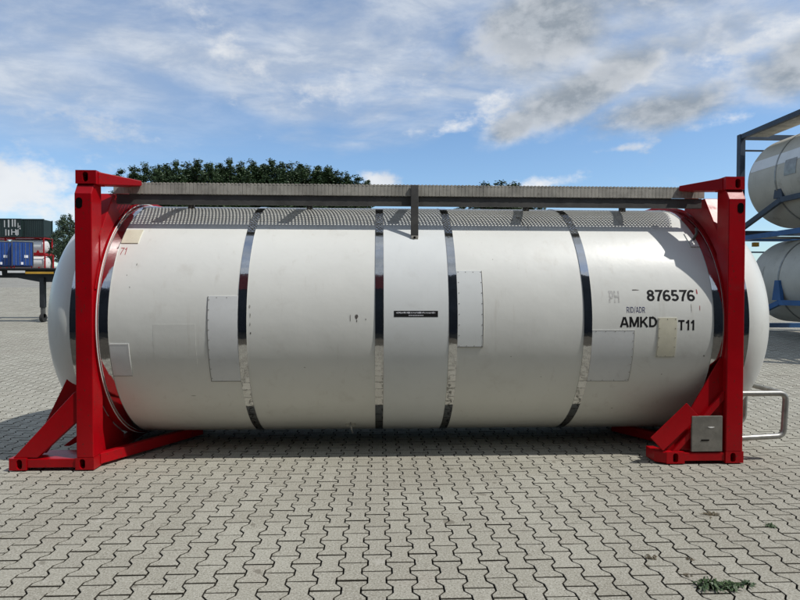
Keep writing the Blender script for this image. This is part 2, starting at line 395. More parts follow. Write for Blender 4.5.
part(dome(1, XD1+.002, .60), 'end_dome', 'white', smooth=True, label='sunlit right dome of the tank')
def ring(x0, x1, r0, r1, name, material, **kw):
    return part(MB().lathe([(x0, r0), (x0, r1), (x1, r1), (x1, r0)], YC, ZC, 160, closed=True), name, material, smooth=True, **kw)
for i, x in enumerate((1.452, 2.683, 3.357, 4.604)):
    b = ring(x-.038, x+.038, RR-.01, RR+.006, 'steel_band', 'steel')
    # clasp strap on the band
for x in (.2265, L-.2265): ring(x-.043, x+.043, RR-.01, RR+.007, 'end_band', 'steel')
for x in (XD0+.03, XD1-.03): ring(x-.05, x+.05, RR-.01, RR+.006, 'end_band', 'steel')
# the belt between the two middle bands is a cooler white
ring(2.724, 3.316, RR-.01, RR+.003, 'belt_panel', 'cool')
# riveted patch panels on the shell
def patch(x0, x1, z0, z1, name, material, th=.005, nseg=8, parent=tank, rim=None):
    m = MB(); rows = [z0+(z1-z0)*k/nseg for k in range(nseg+1)]
    for z in rows: m.v += [cylp(x0, z, th), cylp(x1, z, th), cylp(x0, z, -.004), cylp(x1, z, -.004)]
    for k in range(nseg):
        a, b = 4*k, 4*k+4
        m.f += [(a, a+1, b+1, b), (a+2, a, b, b+2), (a+1, a+3, b+3, b+1), (a+3, a+2, b+2, b+3)]
    m.f += [(0, 2, 3, 1), (4*nseg, 4*nseg+1, 4*nseg+3, 4*nseg+2)]
    return part(m, name, material, parent, smooth=True)
def edge(x0, x1, z0, z1, sides, par, material='scuff', wd=.004):
    m = MB()
    def seg(a0, a1, b0, b1):
        n = 10 if b1-b0 > .03 else 1
        for k in range(n):
            p, q = b0+(b1-b0)*k/n, b0+(b1-b0)*(k+1)/n
            m.add([cylp(a0, p, .0066), cylp(a1, p, .0066), cylp(a1, q, .0066), cylp(a0, q, .0066)], [(0, 1, 2, 3)])
    if 'l' in sides: seg(x0, x0+wd, z0, z1)
    if 'r' in sides: seg(x1-wd, x1, z0, z1)
    if 'b' in sides: seg(x0, x1, z0, z0+wd)
    if 't' in sides: seg(x0, x1, z1-wd, z1)
    return part(m, 'sealed_edge', material, par)
def rivets(pts, par):
    m = MB()
    for x, z in pts:
        p = Vector(cylp(x, z, .0055)); n = Vector((0, p.y-YC, p.z-ZC)).normalized(); u = Vector((1, 0, 0)); v = n.cross(u)
        ring_ = [p+u*math.cos(k*math.pi/3)*.0045+v*math.sin(k*math.pi/3)*.0045 for k in range(6)]
        m.add(ring_+[p+n*.0035], [(k, (k+1) % 6, 6) for k in range(6)])
    return part(m, 'rivets', 'plate', par, kind='stuff')
def rect_riv(x0, x1, z0, z1, nx_, nz_, e=.012):
    pts = [(x0+e+(x1-x0-2*e)*k/max(nx_-1, 1), z) for k in range(nx_) for z in (z0+e, z1-e)]
    return pts+[(x, z0+e+(z1-z0-2*e)*k/max(nz_-1, 1)) for k in range(1, nz_-1) for x in (x0+e, x1-e)]
q = patch(1.141, 1.412, .768, 1.552, 'patch_panel', 'patch'); edge(1.141, 1.412, .768, 1.552, 'lb', q); rivets([(1.153, .8+.09*k) for k in range(9)]+[(1.22, 1.54), (1.31, 1.54)], q)
q = patch(.275, .443, .826, 1.126, 'patch_panel', 'patch'); edge(.275, .443, .826, 1.126, 'rt', q, 'whiteline', .006); edge(.275, .443, .826, 1.126, 'b', q, 'scuff', .003)
q = patch(3.398, 3.634, 1.089, 1.789, 'patch_panel', 'cool'); edge(3.398, 3.634, 1.089, 1.789, 'rb', q, 'scuff', .005); rivets(rect_riv(3.40, 3.634, 1.089, 1.789, 4, 8), q)
q = patch(4.645, 5.042, .752, 1.246, 'patch_panel', 'patch'); edge(4.645, 5.042, .752, 1.246, 'rtb', q, 'rubbed', .004); rivets([(5.03, .77+.075*k) for k in range(7)]+[(4.68+.09*k, 1.234) for k in range(4)]+[(4.68+.11*k, .765) for k in range(4)], q)
q = patch(5.262, 5.438, .990, 1.358, 'data_plate', 'cream'); rivets(rect_riv(5.262, 5.438, .99, 1.358, 3, 5), q); edge(5.262, 5.438, .99, 1.358, 'lb', q, 'rubbed', .004)
q = patch(.275, .43, 2.040, 2.176, 'data_plate', 'cream', th=.008); rivets(rect_riv(.275, .43, 2.04, 2.176, 2, 2, .008), q); edge(.275, .43, 2.04, 2.176, 'br', q, 'rubbed', .004)
q = patch(.66, 1.035, .60, 1.30, 'patch_panel', 'white', th=.0012)

# markings
def arcp(cx, cy, rx, ry, a0, a1, n=12): return [(cx+rx*math.cos(R(a0+(a1-a0)*k/n)), cy+ry*math.sin(R(a0+(a1-a0)*k/n))) for k in range(n+1)]
W0 = .087                                      # half stroke of the lettering, in cap heights
GLYPH = {  # stroke centre lines in a box one cap height tall: (advance width, [polylines])
 '8': (.60, [arcp(.30, .735, .185, .177, 0, 360, 18), arcp(.30, .30, .212, .212, 0, 360, 18)]),
 '7': (.58, [[(.04, .912), (.53, .912), (.38, .62), (.27, .32), (.23, 0)]]),
 '6': (.60, [arcp(.30, .30, .212, .212, 0, 360, 18), arcp(.345, .50, .26, .412, 50, 180, 10)+[(.088, .40), (.09, .30)]]),
 '5': (.60, [[(.50, .912), (.15, .912), (.105, .50)], [(.115, .53)]+arcp(.29, .325, .222, .237, 125, -150, 16)]),
 '1': (.44, [[(.30, 0), (.30, 1.0)], [(.08, .74), (.20, .77), (.28, .90)]]),
 'T': (.66, [[(.03, .912), (.63, .912)], [(.33, 0), (.33, .9)]]),
 'A': (.76, [[(.075, 0), (.345, .97)], [(.415, .97), (.685, 0)], [(.18, .29), (.58, .29)]]),
 'M': (.88, [[(.11, 0), (.11, 1.0)], [(.77, 0), (.77, 1.0)], [(.14, .97), (.44, .06)], [(.44, .06), (.74, .97)]]),
 'K': (.76, [[(.11, 0), (.11, 1.0)], [(.13, .36), (.64, .98)], [(.30, .55), (.68, .0)]]),
 'D': (.74, [[(.11, .0), (.11, 1.0)], [(.11, .912), (.32, .912)]+arcp(.32, .5, .31, .412, 90, -90, 14)+[(.11, .088)]]),
 'R': (.70, [[(.11, 0), (.11, 1.0)], [(.11, .912), (.40, .912)]+arcp(.40, .685, .19, .227, 90, -90, 10)+[(.11, .458)], [(.40, .46), (.60, .0)]]),
 'I': (.28, [[(.14, 0), (.14, 1.0)]]), '/': (.40, [[(.04, -.05), (.36, 1.05)]]),
 'P': (.68, [[(.11, 0), (.11, 1.0)], [(.11, .912), (.40, .912)]+arcp(.40, .66, .20, .25, 90, -90, 10)+[(.11, .41)]]),
 'H': (.74, [[(.11, 0), (.11, 1.0)], [(.63, 0), (.63, 1.0)], [(.11, .52), (.63, .52)]]),
}
def wrap_text(txt, x0, x1, z0, z1, material, half_w=W0, dr=.0010):
    V, F, cur = [], [], 0.0
    for ch in txt:
        adv, lines = GLYPH[ch]
        for ln in lines:
            n = len(ln); closed = n > 2 and abs(ln[0][0]-ln[-1][0])+abs(ln[0][1]-ln[-1][1]) < 1e-6
            if closed: ln = ln[:-1]; n -= 1
            b = len(V)
            for k in range(n):
                p = Vector(ln[k]); a = Vector(ln[(k-1) % n]) if (closed or k) else None; c_ = Vector(ln[(k+1) % n]) if (closed or k < n-1) else None
                d1 = (p-a).normalized() if a else None; d2 = (c_-p).normalized() if c_ else None
                t = ((d1 or d2)+(d2 or d1)).normalized(); nn = Vector((-t.y, t.x)); m_ = half_w/max(.5, nn.dot(Vector((-(d1 or d2).y, (d1 or d2).x))))
                V += [p+nn*m_+Vector((cur, 0)), p-nn*m_+Vector((cur, 0))]
            for k in range(n if closed else n-1):
                l = (k+1) % n; F.append((b+2*k, b+2*k+1, b+2*l+1, b+2*l))
        cur += adv+.035
    lo = min(v.x for v in V); hi = max(v.x for v in V); m = MB()
    m.add([cylp(x0+(v.x-lo)/(hi-lo)*(x1-x0), z0+v.y*(z1-z0), dr+.00006*(i % 5)) for i, v in enumerate(V)], F)
    return part(m, 'marking', material)
wrap_text('876576', 5.166, 5.622, 1.513, 1.617, 'black')
wrap_text('AMKD', 4.903, 5.252, 1.272, 1.368, 'black')
wrap_text('T11', 5.452, 5.604, 1.243, 1.338, 'black')
wrap_text('RID/ADR', 4.968, 5.140, 1.404, 1.460, 'blueprint', .052)
wrap_text('PH', 4.806, 4.905, 1.498, 1.606, 'ghost', .10)
wrap_text('71', .29, .345, 1.93, 2.00, 'redprint', .05)
q = patch(2.816, 3.217, 1.366, 1.421, 'black_sticker', 'black', th=.0045)
m = MB(); x = 2.835                                   # lettering too small to read in the photograph: white strokes only
while x < 3.19:
    wd = random.uniform(.005, .011); h0 = random.uniform(1.396, 1.400); h1 = random.uniform(1.406, 1.413)
    m.add([cylp(x, h0, .0062), cylp(x+wd, h0, .0062), cylp(x+wd, h1, .0062), cylp(x, h1, .0062)], [(0, 1, 2, 3)]); x += wd+random.uniform(.003, .007)
x = 2.95
while x < 3.08:
    m.add([cylp(x, 1.376, .0062), cylp(x+.006, 1.376, .0062), cylp(x+.006, 1.384, .0062), cylp(x, 1.384, .0062)], [(0, 1, 2, 3)]); x += .0105
part(m, 'sticker_print', 'print', q)
# scuffs and rubbed marks with a shape of their own
def smear(x, z, w_, h_, material, n=9, jag=.5):
    m = MB(); c0 = cylp(x, z, .0011); pts = []
    for k in range(n):
        a = 2*math.pi*k/n; rr_ = 1-random.random()*jag
        pts.append(cylp(x+math.cos(a)*w_/2*rr_, z+math.sin(a)*h_/2*rr_, .0011))
    m.add([c0]+pts, [(0, 1+k, 1+(k+1) % n) for k in range(n)]); return part(m, 'scuff_mark', material)
for x, z, w_, h_, mt in [(2.42, 1.36, .008, .08, 'scuff'), (2.475, 1.37, .035, .06, 'scuff'), (2.478, 1.33, .012, .03, 'scuff'), (2.56, 1.345, .012, .02, 'scuff'),
                         (1.515, 1.46, .016, .05, 'rubbed'), (1.522, 1.38, .013, .06, 'rubbed'), (1.52, 1.30, .012, .04, 'rubbed'), (1.525, 1.22, .014, .03, 'scuff'),
                         (.47, 1.84, .008, .03, 'scuff'), (.40, 1.74, .008, .014, 'scuff'), (.44, 1.63, .008, .02, 'scuff'), (4.10, 2.35, .05, .05, 'rubbed'), (4.12, 2.30, .012, .14, 'scuff'),
                         (4.16, 2.24, .008, .10, 'rubbed'), (4.02, 2.32, .03, .02, 'scuff'), (5.645, 1.60, .02, .05, 'redprint'), (5.06, 1.615, .10, .012, 'scuff'), (5.66, 1.45, .008, .08, 'redprint'), (5.58, 1.45, .008, .10, 'rubbed'),
                         (.95, .62, .06, .01, 'rubbed'), (2.0, .9, .02, .01, 'rubbed'), (5.72, 1.0, .02, .02, 'scuff'), (5.35, .82, .012, .012, 'scuff'), (4.98, .45, .03, .012, 'rubbed'), (3.9, 1.0, .02, .01, 'rubbed'), (4.2, .8, .015, .01, 'rubbed'), (3.75, 1.9, .012, .012, 'rubbed')]:
    smear(x, z, w_, h_, mt)
# drain hook low on the shell, and a catch by the right frame
p0 = cylp(2.396, .26); m = MB().box(p0[0]-.05, p0[0]+.05, p0[1]+.004, p0[1]+.03, p0[2]-.035, p0[2]+.045); part(m, 'drain_plate', 'beige2', bevel=.004)
m = MB().tube([(2.396, p0[1]-.02, .27), (2.40, p0[1]-.05, .24), (2.41, p0[1]-.05, .20), (2.42, p0[1]-.03, .17)], .008); part(m, 'drain_hook', 'tube')
q = patch(5.70, 5.80, 2.03, 2.17, 'catch_plate', 'white', th=.006); edge(5.70, 5.80, 2.03, 2.17, 'lb', q)
pc = Vector(cylp(5.765, 2.11)); m = MB().tube([pc, pc+Vector((.0, -.06, .06)), pc+Vector((.0, -.05, .11))], .013); part(m, 'catch', 'dgalv', smooth=True)

# --- red end frames: built once for the left end with parameters, mirrored in Y for the far side
def mir(mb): mb.v = [(x, 2*YC-y, z) for x, y, z in mb.v]; return mb
def both(fn, name, material='red', **kw):
    part(fn(), name, material, **kw); part(mir(fn()), name, material, **kw)
def slot(x, z, w_=.05, h_=.085, y=0.0):
    n = 14; pts = []
    for k in range(n):
        a = 2*math.pi*k/n; sx, sz = math.cos(a), math.sin(a)
        pts.append((x+sx*w_/2, z+sz*w_/2+math.copysign((h_-w_)/2, sz)))
    return pts
def holed_box(x0, x1, y0, y1, z0, z1, hx, hz, hw=.05, hh=.088):
    """box with a slotted opening in its front face"""
    m = MB(); n = 16; loop = []
    for k in range(n):
        a = 2*math.pi*(k+.5)/n; sx, sz = math.cos(a), math.sin(a)
        loop.append((hx+sx*hw/2, hz+sz*hw/2+math.copysign((hh-hw)/2, sz)))
    cn = [(x0, z0), (x1, z0), (x1, z1), (x0, z1)]
    v = [(a, y0, b) for a, b in loop]+[(a, y0+.09, b) for a, b in loop]; base = len(v); v += [(a, y0, b) for a, b in cn]
    f = [(k, n+k, n+(k+1) % n, (k+1) % n) for k in range(n)]+[tuple(n+k for k in range(n))]
    idx = list(range(base, base+4))+list(range(n))
    for tri in tessellate_polygon([[Vector((a, b, 0)) for a, b in cn], [Vector((a, b, 0)) for a, b in loop]]): f.append(tuple(idx[i] for i in tri))
    b2 = len(v); v += [(a, y1, b) for a, b in cn]
    f += [(b2, b2+1, b2+2, b2+3)]+[(base+i, base+(i+1) % 4, b2+(i+1) % 4, b2+i) for i in range(4)]
    m.add(v, f); return m
def casting(x0, x1, z0, z1, hx, hz, y0=0.0, y1=.16):
    for far in (False, True):
        mb = holed_box(x0, x1, y0, y1, z0, z1, hx, hz)
        inner = MB().prism(slot(hx, hz, .046, .084), 1, y0+.085, y0+.089)
        if far: mir(mb); mir(inner)
        o = part(mb, 'corner_casting', 'red'); part(inner, 'opening', 'hole', o)
PF = -.028                                     # post face stands a little proud of the castings
def left_post():
    prof = [(.15, .118), (.15, 2.548), (.022, 2.548), (PF, 2.455), (PF, .125), (PF, .118)]
    return MB().prism(prof, 0, .0035, .152)
def right_post():
    prof = [(.15, .118), (.15, 2.548), (.022, 2.548), (PF, 2.455), (PF, .125), (PF, .118)]
    return MB().prism(prof, 0, L-.164, L-.0035)
both(left_post, 'post', bevel=.008); both(right_post, 'post', bevel=.008)
casting(0, .178, H-.118, H, .085, H-.058); casting(L-.178, L, H-.118, H, L-.062, H-.062)
for xh in (.045, L-.052):                     # lifting slots below the castings
    for far in (False, True):
        mb = MB().prism(slot(xh, 2.372, .058, .095), 1, PF-.002, PF+.01)
        if far: mir(mb)
        part(mb, 'slot', 'hole')
# bottom castings and sills
casting(-.005, .155, 0.012, .118, .055, .064, -.03, .14); casting(-.578, -.43, .012, .118, -.49, .064, -.03, .12)
casting(L-.165, L+.004, .012, .118, L-.095, .064, -.03, .14); casting(5.335, 5.505, .012, .118, 5.42, .064, -.03, .14)
both(lambda: MB().box(-.432, -.003, -.018, .12, .03, .108), 'sill', bevel=.006)
both(lambda: MB().box(5.503, L-.163, -.018, .12, .03, .108), 'sill', bevel=.006)
both(lambda: MB().prism([(5.337, -.028), (5.25, .03), (5.25, .2), (5.337, .2)], 2, .014, .116), 'sill_end', bevel=.006)
# outer brace of the left end: wide flat bar from the foot up to the post
both(lambda: MB().prism([(-.555, .117), (-.345, .117), (.006, .445), (.006, .70), (-.02, .70)], 1, -.012, .05), 'brace', bevel=.005)
both(lambda: MB().prism([(-.50, .113), (-.36, .113), (.006, .62), (.006, 1.16)], 1, .15, .165), 'gusset', bevel=.003)
both(lambda: MB().prism([(-.36, .10), (-.30, .10), (.10, .30), (.10, .40), (.02, .40)], 1, .42, .45), 'inner_brace', bevel=.003)
both(lambda: MB().box(-.50, .0, .125, .30, .06, .098), 'foot_plate', bevel=.004)
# right end: triangular gusset towards the middle, a bare metal plate and a slanted placard plate on it
both(lambda: MB().prism([(5.36, .116), (5.895, .116), (5.895, .98), (5.87, .98)], 1, .03, .046), 'gusset', bevel=.003)
both(lambda: MB().prism([(5.40, .117), (5.46, .117), (5.895, .60), (5.895, .68)], 1, -.004, .032), 'brace', bevel=.004)
m = MB().box(5.572, 5.862, -.026, -.006, .120, .450); q = part(m, 'document_plate', 'plate', bevel=.003, label='bare grey metal plate on the right foot')
part(MB().box(5.66, 5.735, -.030, -.0255, .222, .232), 'slot', 'hole', q)
part(MB().prism([(5.755+.028*math.cos(a)*(1+.4*math.sin(3*a)), .345+.007*math.sin(a)) for a in np.linspace(0, 5.6, 9)], 1, -.0285, -.0255), 'paint_mark', 'whiteline', q)
# placard plate: rectangle turned 43 degrees
c0, ang = Vector((5.415, .350)), R(43.5); ux, uz = Vector((math.cos(ang), math.sin(ang))), Vector((-math.sin(ang), math.cos(ang)))
pl = [c0+ux*a*.232+uz*b*.085 for a, b in ((-1, -1), (1, -1), (1, 1), (-1, 1))]
part(MB().prism([(p.x, p.y) for p in pl], 1, -.022, -.010), 'placard_plate', 'red', bevel=.003)
# skirt rings that carry the tank, with a thin white sealing edge
ring(.100, .172, RR-.012, RR+.024, 'skirt_ring', 'red'); ring(L-.172, L-.100, RR-.012, RR+.024, 'skirt_ring', 'red')
part(MB().lathe([(.175+.005*math.cos(a), RR+.022+.005*math.sin(a)) for a in np.linspace(0, 2*math.pi, 7)[:-1]], YC, ZC, 128, closed=True), 'sealing_edge', 'whiteline', smooth=True)
def arc(r, z0, z1, n=10, ysgn=-1):
    out = []
    for k in range(n+1):
        z = z0+(z1-z0)*k/n; out.append((YC+ysgn*math.sqrt(max(r*r-(z-ZC)**2, 0)), z))
    return out
def shoulder(x0, x1):
    return MB().prism([(.10, 1.62), (.10, 2.10), (.36, 2.52), (.72, 2.52)]+list(reversed(arc(RR+.045, 1.62, ZC+math.sqrt((RR+.045)**2-(YC-.72)**2), 12))), 0, x0, x1)
def lowgus(x0, x1):
    zl = ZC-math.sqrt((RR+.045)**2-(YC-.66)**2)
    return MB().prism([(.10, .10), (.10, .92)]+list(reversed(arc(RR+.045, zl, .92, 12)))+[(.66, .10)], 0, x0, x1)
for a, b in ((.03, .162), (L-.162, L-.03)): both(lambda: shoulder(a, b), 'shoulder_plate', bevel=.005)
for a, b in ((.09, .108), (L-.108, L-.09)): both(lambda: lowgus(a, b), 'lower_gusset', bevel=.003)
for x in (.06, L-.06):                        # cross members of each end
    part(MB().box(x-.05, x+.05, .14, 2*YC-.14, .02, .10), 'cross_member', 'red', bevel=.006)
    part(MB().box(x-.04, x+.04, .70, 2*YC-.70, 2.53, 2.60), 'cross_member', 'red', bevel=.006)
# diagonal beams under the tank
def diag(sgn, x0): return MB().beam((x0, .10, .075), (x0+sgn*.60, 1.12, .075), .07, .095)
both(lambda: diag(1, .13), 'diagonal_beam', bevel=.005); both(lambda: diag(-1, L-.13), 'diagonal_beam', bevel=.005)
# tapered arms from the top castings to the walkway
def arm(sgn, x0):
    A, B = Vector((x0, .085)), Vector((x0+sgn*.27, .36)); d = (B-A).normalized(); n = Vector((-d.y, d.x))*.07
    v = []
    for P, zt, zb, k in ((A, H-.006, H-.120, 1.0), (B, H-.030, H-.078, .9)):
        for z in (zb, zt):
            for s in (-1, 1): v.append((P.x+n.x*s*k, P.y+n.y*s*k, z))
    return MB().add(v, [(0, 2, 3, 1), (4, 5, 7, 6), (0, 1, 5, 4), (2, 6, 7, 3), (0, 4, 6, 2), (1, 3, 7, 5)])
both(lambda: arm(1, .13), 'arm', bevel=.006); both(lambda: arm(-1, L-.13), 'arm', bevel=.006)
# walkway
WX0, WX1, WY0, WY1, WZ = .175, L-.178, .335, .975, 2.622
walk = part(MB().box(WX0+.02, WX1-.02, WY0+.012, WY0+.06, WZ-.198, WZ-.1065), 'walkway', 'dgalv')
m = MB(); px_, py_ = .034, .031; nxw = int((WX1-WX0)/px_); nyw = int((WY1-WY0)/py_)
for j in range(nyw):
    for i in range(nxw):
        x = WX0+(i+(.5 if j % 2 else 0))*px_; y = WY0+j*py_; hx0, hx1, hy0, hy1 = x+.0065, x+px_-.0065, y+.0058, y+py_-.0058
        if x+px_ > WX1: continue
        zt, zb = WZ, WZ-.006
        O = [(x, y), (x+px_, y), (x+px_, y+py_), (x, y+py_)]; I = [(hx0, hy0+.004), (hx1, hy0), (hx1, hy1-.004), (hx0, hy1)]
        v = [(a, b, z) for z in (zt, zb) for a, b in O+I]
        f = []
        for k in range(4):
            l = (k+1) % 4; f += [(k, l, 4+l, 4+k), (8+k, 12+k, 12+l, 8+l), (4+k, 4+l, 12+l, 12+k)]
        m.add(v, f)
m.v = [(p[0]+OFF.x, p[1]+OFF.y, p[2]) for p in m.v]
o = m.build('grating', 'galv', walk, kind='stuff')
m = MB(); nr = int((WX1-WX0)/.0355)           # folded, ribbed front edge of the grating planks
for k in range(nr):
    x = WX0+k*.0355; m.box(x, x+.0325, WY0-.0028+random.uniform(-.0008, .0008), WY0, WZ-.104, WZ-.012+random.uniform(0, .003)); m.box(x, x+.019, WY0-.004, WY0, WZ-.012, WZ+.004)
part(m, 'edge_rib', 'galv', walk, kind='stuff')
part(MB().box(WX0, WX1, WY0, WY0+.004, WZ-.106, WZ-.0005), 'edge_plate', 'galv', walk)
part(MB().box(WX0, WX1, WY1, WY1+.004, WZ-.106, WZ-.0005), 'edge_plate', 'galv', walk)
part(MB().box(WX0+.02, WX1-.02, WY1-.09, WY1-.05, WZ-.104, WZ-.03), 'support_rail', 'dgalv', walk)
for x in (.72, 1.95, 3.02, 4.25, 5.30):
    part(MB().box(x-.035, x+.035, WY0+.066, WY1-.095, WZ-.06, WZ-.008), 'cross_bar', 'dgalv', walk)
zb = cylp(0, 2.115)[2]
part(MB().box(2.985, 3.058, .310, .3255, 2.115, WZ-.002), 'bracket', 'dgalv', walk, bevel=.003)
q = part(MB().box(2.987, 3.056, .306, .45, 2.098, 2.132), 'bracket_foot', 'galv', walk, bevel=.003)
part(MB().lathe([(.300, .001), (.300, .010), (.307, .012)], 3.021, 2.117, 10, axis=1), 'bolt', 'hole', q)
for x in (.72, 1.95, 4.25, 5.30):
    part(MB().box(x-.03, x+.03, .86, .90, 2.42, WZ-.06), 'rear_bracket', 'dgalv', walk)
# tube guard at the right end
def rounded(pts, r=.07, n=6):
    out = [Vector(pts[0])]
    for a, b, c_ in zip(pts, pts[1:], pts[2:]):
        a, b, c_ = Vector(a), Vector(b), Vector(c_); p = b+(a-b).normalized()*r; q = b+(c_-b).normalized()*r
        out += [(p*(1-t)**2+b*2*t*(1-t)+q*t*t) for t in np.linspace(0, 1, n)]
    return out+[Vector(pts[-1])]
gx = 6.535
gd = part(MB().tube(rounded([(L-.005, .07, .640), (gx, .07, .640), (gx-.02, .07, .235), (L-.005, .07, .215)]), .0265), 'guard_tube', 'tube', smooth=True)
part(MB().tube([(gx-.025, .09, .640), (gx-.025, .60, .640)], .0235), 'guard_tube', 'tube', smooth=True)
part(MB().tube(rounded([(gx-.30, .62, .640), (gx-.02, .62, .640), (gx-.03, .62, .235), (L-.02, .62, .215)], .09), .0235), 'guard_tube', 'tube', smooth=True)
for z in (.640, .215):
    part(MB().lathe([(L-.006, .001), (L-.006, .042), (L+.022, .042), (L+.03, .03), (L+.03, .001)], .07, z, 16), 'flange', 'redprint', gd)

# ------------------------------------------------------------------ weeds in the joints
def weed(x, y, n, r, h, material, label):
    m = MB(); rs = random.Random(int(x*1000)+int(y*77))
    for k in range(n):
        a = rs.uniform(0, 2*math.pi); d = Vector((math.cos(a), math.sin(a), 0)); rad = r*rs.uniform(.3, 1); e = h*rs.uniform(.3, 1)
        b0 = Vector((rs.gauss(0, r*.25), rs.gauss(0, r*.12), -.004)); s = d.cross(Vector((0, 0, 1)))*rs.uniform(.004, .008)
        p1 = b0+d*rad*.5+Vector((0, 0, e)); p2 = b0+d*rad+Vector((0, 0, e*.55))
        m.add([b0-s*.4, b0+s*.4, p1+s, p1-s, p2], [(0, 1, 2, 3), (3, 2, 4)])
    o = m.build('weed', material); o.location = (x, y, 0); tag(o, label, 'weed', 'weeds in the paving joints'); return o
weed(4.470, -2.105, 95, .085, .045, 'weed', 'largest green weed tuft in a joint near the lower right corner')
weed(4.585, -2.125, 60, .07, .038, 'weed', 'smaller green weed tuft right beside the largest one')
weed(4.70, -2.085, 22, .055, .022, 'weed', 'thin sprig of weed to the right of the two green tufts')
weed(4.32, -1.765, 26, .04, .015, 'dryweed', 'brownish dried weed above and left of the green tufts')
weed(4.545, -1.80, 20, .035, .014, 'dryweed', 'small brown weed just above the green tufts')
weed(4.42, -1.98, 14, .03, .012, 'dryweed', 'tiny brown weed close behind the largest green tuft')
weed(5.36, -1.36, 30, .05, .02, 'weed', 'dark weed in the paving joint below the right red foot')
weed(5.08, -1.16, 24, .09, .012, 'dryweed', 'flat line of dark growth in the joint in front of the right red foot')

# ------------------------------------------------------------------ two tank containers stacked at the right
def frame_tank(name, z0, fm, tm, label, y0, x0, hh, r=1.13, zc=1.36):
    e = empty(name, (x0+1.2, y0-3.03, z0), label, 'tank container', 'tank containers stacked on the right')
    off = Vector((-(x0+1.2), -(y0-3.03), 0))
    def P(mb, nm, mt, par=e, **kw):
        mb.v = [(p[0]+off.x, p[1]+off.y, p[2]) for p in mb.v]; return mb.build(nm, mt, par, **kw)
    xa, xb, ya, yb = x0, x0+2.438, y0-6.058, y0
    cx = x0+1.219; k_ = r/1.13
    # tank lying along Y
    pr = [(ya+.35, .01), (ya+.36, .5*k_), (ya+.45, .85*k_), (ya+.62, 1.05*k_), (ya+.8, r)]+[(y, r) for y in np.linspace(ya+1.2, yb-1.2, 8)]+[(yb-.62, r), (yb-.46, 1.07*k_), (yb-.30, .93*k_), (yb-.20, .72*k_), (yb-.13, .4*k_), (yb-.12, .01)]
    P(MB().lathe(pr, cx, zc, 72, axis=1), 'tank_shell', tm, smooth=True)
    for y in (yb-1.63, yb-4.4):
        P(MB().lathe([(y-.025, r-.01), (y-.025, r+.012), (y+.025, r+.012), (y+.025, r-.01)], cx, zc, 64, closed=True, axis=1), 'steel_band', 'dullsteel', smooth=True)
    for x in (xa, xb-.16):
        for y in (ya, yb-.16): P(MB().box(x, x+.16, y, y+.16, .0, hh), 'post', fm, bevel=.01)
    for x in (xa+.02, xb-.12):
        P(MB().box(x, x+.10, ya+.165, yb-.165, hh-.14, hh-.01), 'top_rail', fm)
    for y in (ya+.02, yb-.14):
        P(MB().box(xa+.165, xb-.165, y, y+.12, .02, .15), 'cross_rail', fm); P(MB().box(xa+.165, xb-.165, y, y+.12, hh-.14, hh-.01), 'cross_rail', fm)
        P(MB().box(xa+.165, xb-.165, y+.02, y+.08, hh-.48, hh-.44), 'ladder_rung', fm)
    for x in (xa+.05, xb-.05):                 # diagonals from the post feet to the saddle, a saddle stub on each side
        s_ = 1 if x > cx else -1
        for ye, yi in ((yb-.10, yb-1.75), (ya+.10, ya+1.75)):
            P(MB().beam((x, ye, .16), (x, yi, .78), .09, .13), 'diagonal', fm)
        P(MB().beam((x, yb-1.75, .78), (x, ya+1.75, .78), .09, .13), 'side_rail', fm)
        for y in (yb-1.66, ya+1.66):
            P(MB().prism([(y-.16, .84), (y+.16, .84), (y+.07, 1.36), (y-.07, 1.36)], 0, x-.03, x+.06), 'saddle', fm)
    return e, P, (xa, yb, cx, zc, r)
SX, SY = 13.05, 10.75; SZ = gz(SY-3)+.24
lo, P1, d1 = frame_tank('stacked_tank_container', SZ, 'blue', 'beige2', 'grey-white tank container in a bright blue frame, lower of the stack at the right edge', SY, SX, 2.66)
hi, P2, d2 = frame_tank('stacked_tank_container', SZ+2.665, 'navy', 'beige', 'dirty beige tank container in a slate frame, upper of the stack at the right edge', SY, SX, 2.92, 1.25, 1.42)
def side_patch(P, d, y0, y1, z0, z1, nm, mt, dr=.008):
    xa, yb, cx, zc, r = d; m = MB(); n = 6
    for k in range(n+1):
        z = z0+(z1-z0)*k/n; x = cx-math.sqrt((r+dr)**2-(z-zc)**2); m.v += [(x, y0, z), (x, y1, z)]
    m.f = [(2*k, 2*k+1, 2*k+3, 2*k+2) for k in range(n)]
    return P(m, nm, mt)
side_patch(P2, d2, SY-5, SY-.62, 1.70, 2.0, 'pale_band', 'patch', .004)
side_patch(P2, d2, SY-2.35, SY-1.95, 1.35, 1.75, 'data_plate', 'dullsteel')
side_patch(P1, d1, SY-1.02, SY-.66, 1.35, 1.75, 'patch_panel', 'beige2')
for z in (SZ,):
    for k, (x, y) in enumerate(((SX+.2, SY-.4), (SX+2.2, SY-.4), (SX+.2, SY-5.6), (SX+2.2, SY-5.6))):
        zt = z-.002; o = MB().box(-.2, .2, -.15, .15, gz(y)-zt, 0).build('support_block', 'rubber', bevel=.008); o.location = (x, y, zt)
        tag(o, 'dark block under the %s corner of the lower blue-framed tank container' % ('far left', 'far right', 'near left', 'near right')[k], 'block', 'blocks under the right stack')
# small yellow-and-white hardware between the two stacked tanks
P1(MB().box(SX+.35, SX+.50, SY-.30, SY-.2, 2.35, 2.47), 'valve_cover', 'yellow'); P1(MB().box(SX+.2, SX+2.2, SY-1.2, SY-.8, 2.52, 2.55), 'walkway', 'galv')
P2(MB().box(SX+.13, SX+.72, SY-5.8, SY-.3, 2.80, 2.83), 'walkway', 'galv')

